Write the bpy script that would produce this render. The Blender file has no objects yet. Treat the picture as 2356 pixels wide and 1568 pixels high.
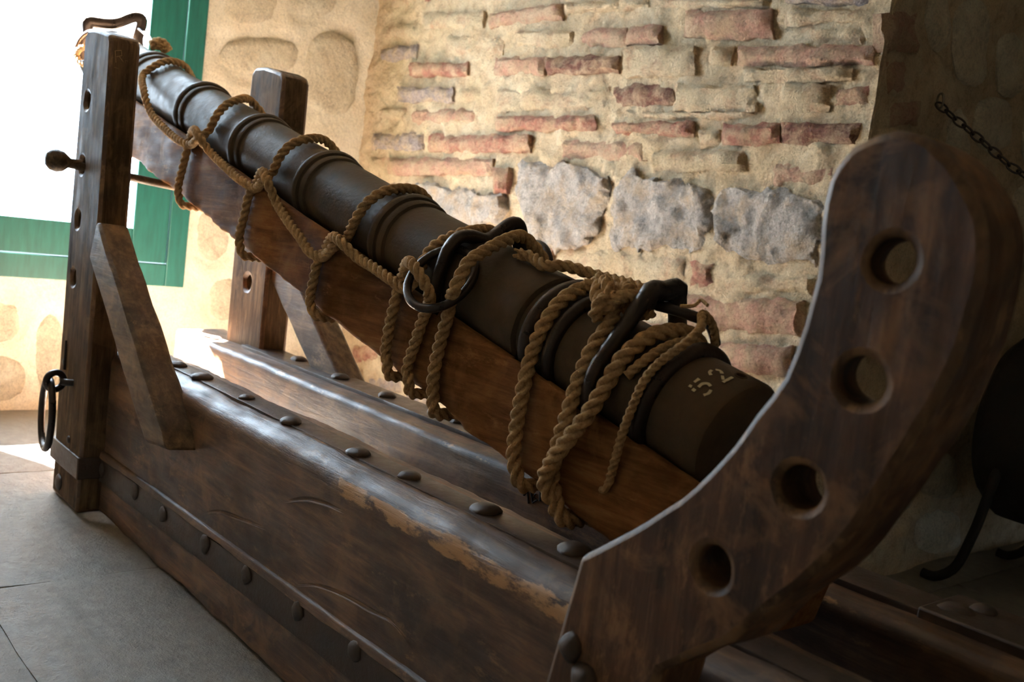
import bpy, bmesh, math, random
import numpy as np
from mathutils import Vector, Matrix, noise
random.seed(7)
V = Vector
SC = bpy.context.scene
COL = SC.collection

# ------------------------------------------------------------------ camera
W, H = 2356, 1568
c0 = np.array([W/2, H/2]); vp1 = np.array([-740., 285.]); vp2 = np.array([3800., 870.])
FPX = math.sqrt(-np.dot(vp1-c0, vp2-c0))
def _d(v):
    a = np.array([v[0]-c0[0], v[1]-c0[1], FPX]); return a/np.linalg.norm(a)
_X = -_d(vp1); _Y = _d(vp2); _Z = np.cross(_X, _Y)
RM = np.stack([_X, _Y, _Z], 1)            # cam(x right, y down, z fwd) = RM @ world
CAMP = np.array([0, 0, 1.0])
cam_d = bpy.data.cameras.new('camera'); cam = bpy.data.objects.new('camera', cam_d); COL.objects.link(cam)
cam_d.sensor_width = 36; cam_d.sensor_fit = 'HORIZONTAL'; cam_d.lens = FPX/W*36
cam_d.clip_start = .02; cam_d.clip_end = 200
m = Matrix.Identity(4)
for i in range(3):
    m[i][0] = RM[0][i]; m[i][1] = -RM[1][i]; m[i][2] = -RM[2][i]; m[i][3] = CAMP[i]
cam.matrix_world = m
cam_d.dof.use_dof = True; cam_d.dof.focus_distance = 2.05; cam_d.dof.aperture_fstop = 5.2
SC.camera = cam

# ------------------------------------------------------------------ world, sun, exposure
wd = bpy.data.worlds.new('world'); SC.world = wd; wd.use_nodes = True
bg = wd.node_tree.nodes['Background']; bg.inputs[0].default_value = (.66, .83, 1.0, 1); bg.inputs[1].default_value = 11.0
sun_d = bpy.data.lights.new('sun_offscreen', 'SUN'); sun = bpy.data.objects.new('sun_offscreen', sun_d); COL.objects.link(sun)
sun_d.energy = 310; sun_d.angle = math.radians(.6); sun_d.color = (1, .97, .93)
sun.rotation_euler = V((.73, .32, -1.0)).to_track_quat('-Z', 'Y').to_euler()
sun.location = (-8, 0, 8)
pd = bpy.data.lights.new('window_portal', 'AREA'); po = bpy.data.objects.new('window_portal', pd); COL.objects.link(po)
pd.shape = 'RECTANGLE'; pd.size = 1.5; pd.size_y = 2.15; pd.cycles.is_portal = True
po.location = (-4.55, 1.07, 1.58); po.rotation_euler = V((1, 0, 0)).to_track_quat('-Z', 'Z').to_euler()
vs = SC.view_settings
SC.display_settings.display_device = 'sRGB'
vs.view_transform = 'Standard'; vs.look = 'None'; vs.gamma = 1; vs.use_curve_mapping = False
vs.exposure = 1.55

# ------------------------------------------------------------------ pixel helpers
def ray(px, py): return RM.T @ np.array([px-c0[0], py-c0[1], FPX])
def onx(px, py, x): r = ray(px, py); return V(CAMP+(x-CAMP[0])/r[0]*r)
def ony(px, py, y): r = ray(px, py); return V(CAMP+(y-CAMP[1])/r[1]*r)
def onz(px, py, z): r = ray(px, py); return V(CAMP+(z-CAMP[2])/r[2]*r)
TH = math.atan(.239)
AX = V((math.cos(TH), 0, -math.sin(TH))); UP = V((math.sin(TH), 0, math.cos(TH))); YC = 1.27
O = V((-.892, YC, .7205))
def bar(s, ang, r):                                 # point round the barrel: s from the breech, ang from near side over the top
    a = math.radians(ang); return O-AX*s+V((0, -1, 0))*(r*math.cos(a))+UP*(r*math.sin(a))
def cross(s, y, u): return O-AX*s+V((0, y-YC, 0))+UP*u
def oncyl(px, py, r):
    d = V(ray(px, py)); w = V(CAMP)-O
    dp = d-AX*d.dot(AX); wp = w-AX*w.dot(AX)
    a = dp.dot(dp); b = 2*dp.dot(wp); cc = wp.dot(wp)-r*r; D = max(b*b-4*a*cc, 0)
    P = V(CAMP)+d*((-b-math.sqrt(D))/(2*a)); q = P-O
    return -q.dot(AX), math.degrees(math.atan2(q.dot(UP), -q.y)), P

# ------------------------------------------------------------------ materials
def nmat(name):
    mt = bpy.data.materials.new(name); mt.use_nodes = True
    nt = mt.node_tree; b = nt.nodes['Principled BSDF']
    return mt, nt, b
def nd(nt, t, **k):
    n = nt.nodes.new(t)
    for a, v in k.items():
        if a.startswith('i_'): n.inputs[a[2:].replace('_', ' ')].default_value = v
        else: setattr(n, a, v)
    return n
def coords(nt, scale=(1, 1, 1), rot=(0, 0, 0)):
    tc = nd(nt, 'ShaderNodeTexCoord'); mp = nd(nt, 'ShaderNodeMapping')
    mp.inputs['Scale'].default_value = scale; mp.inputs['Rotation'].default_value = rot
    nt.links.new(tc.outputs['Object'], mp.inputs[0]); return mp.outputs[0]
def ntex(nt, co, scale, detail=6, rough=.6, dist=0):
    n = nd(nt, 'ShaderNodeTexNoise'); n.inputs['Scale'].default_value = scale; n.inputs['Detail'].default_value = detail
    n.inputs['Roughness'].default_value = rough; n.inputs['Distortion'].default_value = dist
    nt.links.new(co, n.inputs['Vector']); return n.outputs[0]
def ramp(nt, fac, stops):
    r = nd(nt, 'ShaderNodeValToRGB'); e = r.color_ramp.elements
    while len(e) < len(stops): e.new(.5)
    for el, (p, c) in zip(e, stops):
        el.position = p; el.color = (c, c, c, 1) if not hasattr(c, '__len__') else (*c, 1)
    nt.links.new(fac, r.inputs[0]); return r.outputs[0]
def mix(nt, fac, a, b, mode='MIX'):
    n = nd(nt, 'ShaderNodeMix', data_type='RGBA', blend_type=mode)
    for s, v in ((0, fac), (6, a), (7, b)):
        if hasattr(v, 'is_output'): nt.links.new(v, n.inputs[s])
        elif s == 0: n.inputs[0].default_value = v
        else: n.inputs[s].default_value = (*v, 1)
    return n.outputs[2]
def math_(nt, op, a, b=0, clamp=False):
    n = nd(nt, 'ShaderNodeMath', operation=op, use_clamp=clamp)
    for i, v in enumerate((a, b)):
        if hasattr(v, 'is_output'): nt.links.new(v, n.inputs[i])
        else: n.inputs[i].default_value = v
    return n.outputs[0]
def bump(nt, b, h, st, dist=.01):
    n = nd(nt, 'ShaderNodeBump'); n.inputs['Strength'].default_value = st; n.inputs['Distance'].default_value = dist
    nt.links.new(h, n.inputs['Height']); nt.links.new(n.outputs[0], b.inputs['Normal'])
def setc(nt, b, col): nt.links.new(col, b.inputs['Base Color'])

def wood(name, dark, mid, pale, axis='X', rot=0, rough=.42, seed=0, patch=.5, chips=.5, spec=.3):
    mt, nt, b = nmat(name)
    g = {'X': (1.2, 14, 14), 'Z': (14, 14, 1.2)}[axis]
    co = coords(nt, g, (0, rot, 0)); co1 = coords(nt, (1, 1, 1), (0, 0, seed))
    co2 = coords(nt, {'X': (1.5, 4, 4), 'Z': (4, 4, 1.5)}[axis], (0, rot, 0))
    grain = ntex(nt, co, 3.5, 9, .7, .4)
    col = ramp(nt, grain, [(.30, dark), (.52, mid), (.75, tuple(.4*q+.6*p for q, p in zip(mid, pale)))])
    big = ntex(nt, co2, 1.6, 7, .65)
    col = mix(nt, ramp(nt, big, [(.42, 0), (.62, .75)]), col, tuple(x*.55 for x in dark))
    sp = ntex(nt, co2, 4.5, 10, .75)
    col = mix(nt, math_(nt, 'MULTIPLY', ramp(nt, sp, [(patch+.08, 0), (patch+.17, .8)]), 1), col, tuple(.5*q+.5*p for q, p in zip(mid, pale)))
    cn = ntex(nt, co1, 11, 9, .62, .6); cn2 = ntex(nt, co1, 4.0, 5, .6)
    col = mix(nt, math_(nt, 'MULTIPLY', ramp(nt, cn, [(.50, 0), (.56, .55), (.64, 1)]), math_(nt, 'MULTIPLY', ramp(nt, cn2, [(.40, .12), (.60, 1)]), chips)), col, tuple(.35*q+.65*p for q, p in zip(mid, pale)))
    at = nd(nt, 'ShaderNodeAttribute', attribute_name='wear')
    wn = ntex(nt, co2, 5, 9, .7)
    wv = math_(nt, 'ADD', at.outputs['Fac'], wn)
    col = mix(nt, ramp(nt, wv, [(1.12, 0), (1.0, 0)] if False else [(.93, 0), (.99, 1)]), col, pale)
    setc(nt, b, col)
    rg = ramp(nt, ntex(nt, co2, 6, 6), [(.3, rough-.08), (.7, rough+.2)])
    nt.links.new(rg, b.inputs['Roughness'])
    h = math_(nt, 'ADD', math_(nt, 'MULTIPLY', grain, .6), math_(nt, 'MULTIPLY', ntex(nt, co1, 40, 5), .25))
    bump(nt, b, h, .55, .006)
    b.inputs['Specular IOR Level'].default_value = spec
    return mt
def iron(name, col, rough=.42, metal=.35, sc=25):
    mt, nt, b = nmat(name); co = coords(nt)
    n = ntex(nt, co, sc, 9, .7); n2 = ntex(nt, co, 5, 6)
    c = ramp(nt, n, [(.3, tuple(x*.6 for x in col)), (.6, col), (.8, (col[0]*1.7, col[1]*1.4, col[2]*1.15))])
    c = mix(nt, ramp(nt, n2, [(.4, 0), (.7, .6)]), c, (col[0]*1.35, col[1]*1.05, col[2]*.8))
    setc(nt, b, c); b.inputs['Metallic'].default_value = metal; b.inputs['Specular IOR Level'].default_value = .05 if metal < .1 else .5
    nt.links.new(ramp(nt, n, [(.3, rough-.08), (.75, rough+.2)]), b.inputs['Roughness'])
    bump(nt, b, math_(nt, 'ADD', n, ntex(nt, co, 90, 4)), .35, .003)
    return mt
def masonry(name, core, cover, lo, hi, speck=.0, bst=.8, sc=14):
    mt, nt, b = nmat(name); co = coords(nt)
    n = ntex(nt, co, sc, 9, .7, .3); n2 = ntex(nt, co, 60, 6, .7); n3 = ntex(nt, co, 5, 5)
    c1 = ramp(nt, n2, [(.3, tuple(x*.6 for x in core)), (.55, core), (.8, tuple(min(1, x*1.3) for x in core))])
    cv = ramp(nt, n3, [(.35, tuple(x*q for x, q in zip(cover, (.86, .8, .72)))), (.65, cover)])
    c = mix(nt, ramp(nt, n, [(lo, 0), (hi, 1)]), c1, cv)
    if speck: c = mix(nt, ramp(nt, ntex(nt, co, 110, 4, .8), [(.58, 0), (.68, speck)]), c, tuple(x*.3 for x in core))
    c = mix(nt, 1.0, c, ramp(nt, ntex(nt, co, 140, 5, .75), [(.30, .68), (.50, 1.0), (.72, 1.12)]), 'MULTIPLY')
    setc(nt, b, c); b.inputs['Roughness'].default_value = .92; b.inputs['Specular IOR Level'].default_value = .2
    h = math_(nt, 'ADD', math_(nt, 'MULTIPLY', n2, .5), math_(nt, 'ADD', n, math_(nt, 'MULTIPLY', ntex(nt, co, 180, 3), .3)))
    bump(nt, b, h, bst, .026)
    return mt
CREAM = (.72, .59, .405)
M = {}
M['mortar'] = masonry('mortar', (.56, .40, .25), CREAM, .34, .55, .12, .9)
M['pink'] = masonry('brick_pink', (.54, .29, .21), (.60, .44, .30), .36, .60, .15, 1.0)
M['red'] = masonry('brick_red', (.43, .19, .135), (.58, .40, .27), .42, .58, .2, 1.0)
M['cream'] = masonry('brick_cream', (.54, .33, .21), CREAM, .30, .52, .12, 1.0)
M['dark'] = masonry('brick_dark', (.24, .11, .08), (.56, .40, .27), .42, .60, .2, 1.0)
M['grey'] = masonry('brick_greyish', (.40, .33, .31), (.62, .48, .35), .42, .62, .2, 1.0)
M['stone'] = masonry('granite_stone', (.52, .47, .42), (.54, .42, .30), .46, .66, .45, 1.0, 11)
M['plaster'] = masonry('lime_plaster', (.78, .71, .57), (.86, .80, .67), .3, .6, 0, .5, 8)
M['limestone'] = masonry('limestone', (.66, .57, .42), (.80, .73, .58), .40, .62, .35, .9, 10)
M['plain_wall'] = masonry('room_plaster', (.50, .40, .27), (.58, .47, .33), .3, .6, 0, .4, 6)
WPAL = (.52, .29, .125)
M['beam'] = wood('beam_wood', (.052, .026, .014), (.165, .086, .047), WPAL, 'X', 0, .40, 1, .5, .4, .6)
M['post'] = wood('post_wood', (.055, .032, .018), (.15, .092, .05), (.46, .28, .13), 'Z', 0, .60, 2, .54, .3, .04)
M['quad'] = wood('quadrant_wood', (.050, .025, .014), (.14, .070, .037), (.50, .27, .12), 'Z', .5, .50, 3, .48, .6, .35)
M['stock'] = wood('stock_wood', (.11, .044, .016), (.26, .115, .043), (.54, .29, .12), 'X', TH, .58, 4, .50, .35, .03)
M['barrel'] = iron('barrel_iron', (.095, .072, .050), .44, .04, 22)
M['iron'] = iron('dark_iron', (.055, .043, .038), .30, .65, 30)
M['strap'] = iron('strap_iron', (.075, .052, .038), .40, .35, 30)
M['black'] = iron('black_iron', (.022, .019, .017), .6, .3, 30)
def rope_mat():
    mt, nt, b = nmat('hemp_rope'); co = coords(nt)
    n = ntex(nt, co, 120, 5, .7); n2 = ntex(nt, co, 9, 4)
    c = ramp(nt, n, [(.3, (.32, .185, .08)), (.55, (.57, .37, .185)), (.8, (.74, .54, .31))])
    c = mix(nt, ramp(nt, n2, [(.4, 0), (.7, .5)]), c, (.42, .245, .11))
    setc(nt, b, c); b.inputs['Roughness'].default_value = .9; b.inputs['Specular IOR Level'].default_value = .15
    bump(nt, b, n, .8, .004); return mt
M['rope'] = rope_mat()
def paint():
    mt, nt, b = nmat('green_paint'); co = coords(nt, (12, 12, 1.5)); n = ntex(nt, co, 4, 6)
    setc(nt, b, ramp(nt, n, [(.3, (.006, .070, .056)), (.7, (.011, .115, .090))])); b.inputs['Roughness'].default_value = .42
    bump(nt, b, n, .2, .003); return mt
M['green'] = paint()
def floor_mat():
    mt, nt, b = nmat('floor_stone'); co = coords(nt)
    n = ntex(nt, co, 28, 10, .72); n2 = ntex(nt, co, 3.0, 6); n3 = ntex(nt, co, 120, 4)
    c = ramp(nt, n, [(.3, (.17, .145, .115)), (.6, (.32, .285, .24)), (.8, (.42, .385, .335))])
    c = mix(nt, ramp(nt, n2, [(.4, 0), (.7, .6)]), c, (.25, .21, .165))
    setc(nt, b, c)
    nt.links.new(ramp(nt, n, [(.3, .30), (.75, .48)]), b.inputs['Roughness']); b.inputs['Specular IOR Level'].default_value = .7
    bump(nt, b, math_(nt, 'ADD', n, math_(nt, 'MULTIPLY', n3, .4)), .9, .014); return mt
M['floor'] = floor_mat()
def flat(name, col, rough=.8, metal=0):
    mt, nt, b = nmat(name); co = coords(nt)
    setc(nt, b, ramp(nt, ntex(nt, co, 60, 6), [(.3, tuple(x*.8 for x in col)), (.7, col)])); b.inputs['Roughness'].default_value = rough
    b.inputs['Metallic'].default_value = metal; return mt
M['white_paint'] = flat('faded_cream_paint', (.75, .62, .40))
M['steel'] = flat('worn_steel', (.30, .26, .20), .35, .8)
M['scratch'] = flat('scratched_wood', (.46, .28, .13), .8)
M['dirt_shade'] = flat('cut_dirt_and_shade', (.022, .013, .008), .8)  # near black: dirt plus the shade inside cuts, painted as colour
def glass():
    mt, nt, b = nmat('window_glass'); nt.nodes.remove(b)
    t = nd(nt, 'ShaderNodeBsdfTransparent'); g = nd(nt, 'ShaderNodeBsdfGlossy'); g.inputs['Roughness'].default_value = .02
    mx = nd(nt, 'ShaderNodeMixShader')
    mx.inputs[0].default_value = .04; nt.links.new(t.outputs[0], mx.inputs[1]); nt.links.new(g.outputs[0], mx.inputs[2])
    nt.links.new(mx.outputs[0], nt.nodes['Material Output'].inputs[0]); return mt
M['glass'] = glass()

# ------------------------------------------------------------------ object helpers
BASE = {}
WORN = ('quad', 'post')
M['worn'] = wood('worn_edge_wood', (.07, .035, .018), (.165, .088, .045), (.50, .29, .135), 'Z', .3, .45, 6, .46, .7, .45)
def tag(o, label=None, cat=None, group=None, kind=None):
    for k, v in (('label', label), ('category', cat), ('group', group), ('kind', kind)):
        if v: o[k] = v
    return o
def thing(name, loc, label, cat, group=None):
    o = bpy.data.objects.new(name, None); o.empty_display_size = .1; COL.objects.link(o); o.location = loc; BASE[o] = V(loc)
    return tag(o, label, cat, group)
def mk(name, verts, faces, mat, parent=None, base=None, smooth=True, wear=None, bevel=0, sharp=35):
    b = BASE[parent] if parent is not None else (V(base) if base is not None else V((0, 0, 0)))
    me = bpy.data.meshes.new(name); me.from_pydata([V(v)-b for v in verts], [], faces); me.update()
    bm = bmesh.new(); bm.from_mesh(me); bmesh.ops.recalc_face_normals(bm, faces=bm.faces); bm.to_mesh(me); bm.free()
    if smooth:
        me.shade_smooth(); me.set_sharp_from_angle(angle=math.radians(sharp))
    if wear is not None:
        a = me.attributes.new('wear', 'FLOAT', 'POINT'); a.data.foreach_set('value', np.array(wear, dtype=np.float32))
    me.materials.append(M[mat] if isinstance(mat, str) else mat)
    o = bpy.data.objects.new(name, me); COL.objects.link(o)
    if parent is not None: o.parent = parent
    else: o.location = b
    BASE[o] = b
    if bevel:
        if mat in WORN: me.materials.append(M['worn'])
        md = o.modifiers.new('bevel', 'BEVEL'); md.width = bevel; md.segments = 2; md.limit_method = 'ANGLE'; md.angle_limit = math.radians(40)
        if mat in WORN: md.material = 1
    return o
def boxv(x0, x1, y0, y1, z0, z1):
    v = [(x, y, z) for x in (x0, x1) for y in (y0, y1) for z in (z0, z1)]
    f = [(0, 1, 3, 2), (4, 6, 7, 5), (0, 4, 5, 1), (2, 3, 7, 6), (0, 2, 6, 4), (1, 5, 7, 3)]
    return v, f
def box(name, x0, x1, y0, y1, z0, z1, mat, parent=None, bevel=0, base=None):
    v, f = boxv(x0, x1, y0, y1, z0, z1); return mk(name, v, f, mat, parent, base, bevel > 0, None, bevel)
def fbm(p, o=4): return noise.fractal(p, 1.0, 2.0, o)
def cat_rom(P, step, closed=False):
    P = [V(p) for p in P]; n = len(P); out = []
    rng = range(n) if closed else range(n-1)
    for i in rng:
        a = P[(i-1) % n] if closed or i else P[0]*2-P[1]; b = P[i]; c = P[(i+1) % n]
        d = P[(i+2) % n] if closed or i+2 < n else P[-1]*2-P[-2]
        k = max(2, int((c-b).length/step))
        t01 = max((b-a).length, 1e-5)**.5; t12 = max((c-b).length, 1e-5)**.5; t23 = max((d-c).length, 1e-5)**.5
        m1 = (c-b)+t12*((b-a)/t01-(c-a)/(t01+t12)); m2 = (c-b)+t12*((d-c)/t23-(d-b)/(t12+t23))
        for j in range(k):
            t = j/k; out.append(b*(2*t**3-3*t*t+1)+m1*(t**3-2*t*t+t)+c*(-2*t**3+3*t*t)+m2*(t**3-t*t))
    if not closed: out.append(P[-1])
    return out
def frames(path, closed=False):
    n = len(path); T = []
    for i in range(n):
        a = path[i-1] if i or closed else path[0]; b = path[(i+1) % n] if i+1 < n or closed else path[-1]
        T.append((b-a).normalized())
    ref = V((0, 0, 1)) if abs(T[0].z) < .9 else V((1, 0, 0))
    N = [(ref-T[0]*ref.dot(T[0])).normalized()]
    for i in range(1, n):
        v = N[-1]-T[i]*N[-1].dot(T[i]); N.append(v.normalized())
    return T, N
def tube_geo(path, rad, segs=10, closed=False, lobes=None, pitch=.06, flat=1.0):
    T, N = frames(path, closed); v = []; f = []; n = len(path); dist = 0
    off = 0
    if closed:                                   # spread the twist error of the frame round the loop
        a = N[-1]-T[0]*N[-1].dot(T[0]); B0 = T[0].cross(N[0]); off = math.atan2(a.dot(B0), a.dot(N[0]))
    for i in range(n):
        if i: dist += (path[i]-path[i-1]).length
        B = T[i].cross(N[i]); r = rad(i/(n-1)) if callable(rad) else rad
        for k in range(segs):
            ph = 2*math.pi*k/segs-off*i/n; q = r
            if lobes:
                de = (ph-2*math.pi*dist/pitch) % (2*math.pi/lobes); de = min(de, 2*math.pi/lobes-de)
                q = r*(.54*math.cos(de)+math.sqrt(max(.0, .485**2-(.54*math.sin(de))**2)))
            v.append(path[i]+N[i]*(q*math.cos(ph))+B*(q*flat*math.sin(ph)))
    m_ = n if closed else n-1
    for i in range(m_):
        for k in range(segs):
            a = i*segs+k; b = i*segs+(k+1) % segs; j = ((i+1) % n)*segs
            f.append((a, b, j+(k+1) % segs, j+k))
    if not closed: f.append(tuple(range(segs-1, -1, -1))); f.append(tuple((n-1)*segs+k for k in range(segs)))
    return v, f
def tube(name, pts, rad, mat, parent=None, segs=10, step=.01, closed=False, base=None, flat=1.0):
    v, f = tube_geo(cat_rom(pts, step, closed), rad, segs, closed, flat=flat); return mk(name, v, f, mat, parent, base, True, sharp=60)
def rope_geo(pts, r, step=.0035, closed=False): return tube_geo(cat_rom(pts, step, closed), r, 21, closed, 3, r*5.0)
def rope(name, pts, r, parent=None, base=None):
    v, f = rope_geo(pts, r); return mk(name, v, f, 'rope', parent, base, True, sharp=50)
def torus(name, ctr, nrm, R, r, mat, parent=None, segs=40, base=None, ell=1.0, updir=None):
    n = V(nrm).normalized(); a = V(updir) if updir is not None else (V((0, 0, 1)) if abs(n.z) < .9 else V((1, 0, 0)))
    a = (a-n*a.dot(n)).normalized(); b = n.cross(a)
    P = [V(ctr)+a*(R*ell*math.cos(t))+b*(R*math.sin(t)) for t in [2*math.pi*i/segs for i in range(segs)]]
    v, f = tube_geo(P, r, 10, True); return mk(name, v, f, mat, parent, base, True, sharp=60)
def round_prof(C, seg=4, sub=.03):
    """C: list of (a, b, radius) corners counter-clockwise -> points and corner-ness"""
    out = []; n = len(C); arcs = []
    for i in range(n):
        p = V(C[i][:2]); r = C[i][2]; a = (V(C[i-1][:2])-p).normalized(); b = (V(C[(i+1) % n][:2])-p).normalized()
        if r <= 0: arcs.append([(p, 0)]); continue
        k = [(p+a*r*(1-t)**2+b*r*t**2, 1.0-abs(2*t-1)*.35) for t in [j/seg for j in range(seg+1)]]
        arcs.append(k)
    for i in range(n):
        out += arcs[i]; p = arcs[i][-1][0]; q = arcs[(i+1) % n][0][0]; d = (q-p).length; k = int(d/sub)
        for j in range(1, k): out.append((p.lerp(q, j/k), max(0, .45-min(j, k-j)*sub*14) if k > 1 else 0))
    return out
def loft(name, prof, place, S, mat, parent=None, base=None, amp=.003, seed=0, wearfn=None, fq=5.0):
    n = len(prof); v = []; f = []; w = []
    cx = sum((p for p, _ in prof), V((0, 0)))/n
    for s in S:
        for p, k in prof:
            P = place(s, p.x, p.y); q = fbm(P*fq+V((seed, seed*2.3, 0)), 4); q2 = fbm(P*(fq*5)+V((0, seed, 0)), 3)
            d = (p-cx).normalized(); a = amp*(1+1.8*k)
            D = place(s, p.x+d.x*a*(q+.35*q2), p.y+d.y*a*(q+.35*q2)); v.append(D)
            w.append(wearfn(P, k) if wearfn else k*.36)
    for i in range(len(S)-1):
        for k in range(n): f.append((i*n+k, i*n+(k+1) % n, (i+1)*n+(k+1) % n, (i+1)*n+k))
    f.append(tuple(range(n-1, -1, -1))); f.append(tuple((len(S)-1)*n+k for k in range(n)))
    return mk(name, v, f, mat, parent, base, True, w)
def cut(o, geos):
    """carve closed shapes out of a mesh part"""
    for v_, f_ in geos:
        c_ = mk('cutter', v_, f_, 'beam', None, BASE[o], False); md = o.modifiers.new('cut', 'BOOLEAN'); md.operation = 'DIFFERENCE'; md.solver = 'EXACT'; md.object = c_
        c_.parent = o.parent; c_.location = (0, 0, 0); bpy.context.view_layer.update()
        me = bpy.data.meshes.new_from_object(o.evaluated_get(bpy.context.evaluated_depsgraph_get())); o.modifiers.remove(md)
        old = o.data; nm_ = old.name; o.data = me; bpy.data.meshes.remove(old); me.name = nm_
        cm = c_.data; bpy.data.objects.remove(c_); bpy.data.meshes.remove(cm)
def lin(a, b, st): n = max(1, int(abs(b-a)/st)); return [a+(b-a)*i/n for i in range(n+1)]
def plate(name, outline, holes, place, t0, t1, mat, parent=None, bevel=.006, hole_seg=18, amp=0):
    """outline (a,b) extruded t0..t1 with round holes (a,b,r)"""
    bm = bmesh.new(); edges = []
    def loop(P):
        vs_ = [bm.verts.new((p[0], p[1], 0)) for p in P]
        for i in range(len(vs_)): edges.append(bm.edges.new((vs_[i-1], vs_[i])))
    loop(outline)
    for (a, b, r, *_) in holes: loop([(a+r*math.cos(2*math.pi*i/hole_seg), b+r*math.sin(2*math.pi*i/hole_seg)) for i in range(hole_seg)])
    bmesh.ops.triangle_fill(bm, edges=edges, use_beauty=True, use_dissolve=False)
    bm.verts.ensure_lookup_table(); V2 = [v.co.copy() for v in bm.verts]
    F = [[v.index for v in f.verts] for f in bm.faces]; E_ = [[v.index for v in e.verts] for e in bm.edges if len(e.link_faces) == 1]
    bm.free(); n = len(V2)
    def slant(p):                                   # holes bored askew leave the back face beside where they entered
        for h in holes:
            if len(h) > 3 and math.hypot(p.x-h[0], p.y-h[1]) < h[2]*1.05: return p.x+h[3], p.y+h[4]
        return p.x, p.y
    vv = [place(p.x, p.y, t0) for p in V2]+[place(*slant(p), t1) for p in V2]
    ff = F+[[i+n for i in reversed(q)] for q in F]+[(a, b, b+n, a+n) for a, b in E_]
    if amp: vv = [p+V((fbm(p*9, 3), 0, fbm(p*9+V((5, 5, 5)), 3)))*amp for p in vv]
    return mk(name, vv, ff, mat, parent, None, True, None, bevel)
# round bolt heads that share their mesh data
def dome_mesh(name, seed, R=1, Hh=.45, mat='strap'):
    rnd = random.Random(seed); v = [(0, 0, Hh)]; f = []; S_ = 12; rings = [(.5, .92), (.85, .55), (1.0, .18), (1.0, -.15)]
    j = [1+rnd.uniform(-.12, .12) for _ in range(S_)]
    for a, b in rings:
        for k in range(S_): t = 2*math.pi*k/S_; v.append((a*j[k]*math.cos(t), a*j[k]*math.sin(t), b*Hh))
    for k in range(S_): f.append((0, 1+k, 1+(k+1) % S_))
    for i in range(3):
        for k in range(S_): a = 1+i*S_; f.append((a+k, a+S_+k, a+S_+(k+1) % S_, a+(k+1) % S_))
    me = bpy.data.meshes.new(name); me.from_pydata(v, [], f); me.shade_smooth(); me.set_sharp_from_angle(angle=math.radians(50)); me.materials.append(M[mat]); return me
BOLT = [dome_mesh('bolt_head', i) for i in range(4)]
def bolt(P, nrm, r, parent, flatn=1.0, name='bolt_head'):
    o = bpy.data.objects.new(name, random.choice(BOLT)); COL.objects.link(o); o.parent = parent
    o.location = V(P)-BASE[parent]; o.rotation_euler = (V(nrm).to_track_quat('Z', 'Y') @ Matrix.Rotation(random.uniform(0, 6), 3, 'Z').to_quaternion()).to_euler()
    o.scale = (r, r, r*flatn); return o

# ------------------------------------------------------------------ room shell
XW, YW, XJ, ZC, YL, XB, YB = -4.4, 2.65, -1.58, 3.0, -2.0, 2.3, 5.2
def struct(o): o['kind'] = 'structure'; return o
# floor: bed plus stone slabs
floor_o = struct(box('floor', XW-.3, XB+.1, YL-.1, YB+.1, -.12, -.014, 'floor'))
xj = [-4.4, -3.46, -2.48, -1.42, -.4, .7, 2.3]
def slab(x0, x1, y0, y1, sd):
    nx = max(2, int((x1-x0)/.07)); ny = max(2, int((y1-y0)/.07)); g = .0035; v = []; f = []
    for i in range(nx+1):
        for j in range(ny+1):
            x = x0+g+(x1-x0-2*g)*i/nx; y = y0+g+(y1-y0-2*g)*j/ny; e = min(i, nx-i, j, ny-j)
            if e == 0: x += .004*fbm(V((x*6, y*6, sd)), 3); y += .004*fbm(V((x*6, y*6, sd+9)), 3)
            v.append((x, y, -.004-(.006 if e == 0 else 0)+.0035*fbm(V((x*5, y*5, sd)), 4)))
    n = len(v)
    for i in range(nx):
        for j in range(ny): a = i*(ny+1)+j; f.append((a, a+ny+1, a+ny+2, a+1))
    rim = [i*(ny+1) for i in range(nx+1)]+[nx*(ny+1)+j for j in range(1, ny+1)]+[i*(ny+1)+ny for i in range(nx-1, -1, -1)]+[j for j in range(ny-1, 0, -1)]
    for k in rim: v.append((v[k][0], v[k][1], -.03))
    for k in range(len(rim)): f.append((rim[k-1], rim[k], n+k, n+(k-1) % len(rim)))
    mk('paving_slab', v, f, 'floor', floor_o, None, True, sharp=60)
for i in range(len(xj)-1):
    ys = [YL]; rr = random.Random(i+3)
    cuts = {2: [-.55, .57, 1.75, 2.9, 4.0], 1: [-.9, .25, 1.35, 2.65, 3.9]}.get(i, [YL+1.0+rr.uniform(-.2, .2)+k*1.15 for k in range(6)])
    ys += [c for c in cuts if YL+.3 < c < YB-.3]+[YB]
    for a, b in zip(ys[:-1], ys[1:]): slab(xj[i], xj[i+1], a, b, i*7+a)
struct(box('ceiling', XW-.3, XB+.1, YL-.1, YB+.1, ZC, ZC+.1, 'plain_wall'))
struct(box('wall_left', XW-.3, XB+.1, YL-.1, YL, 0, ZC, 'plain_wall'))
struct(box('wall_back', XB, XB+.1, YL, YB, 0, ZC, 'plain_wall'))
struct(box('wall_recess', XJ-.2, XB+.1, YB, YB+.1, 0, ZC, 'mortar'))

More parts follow.
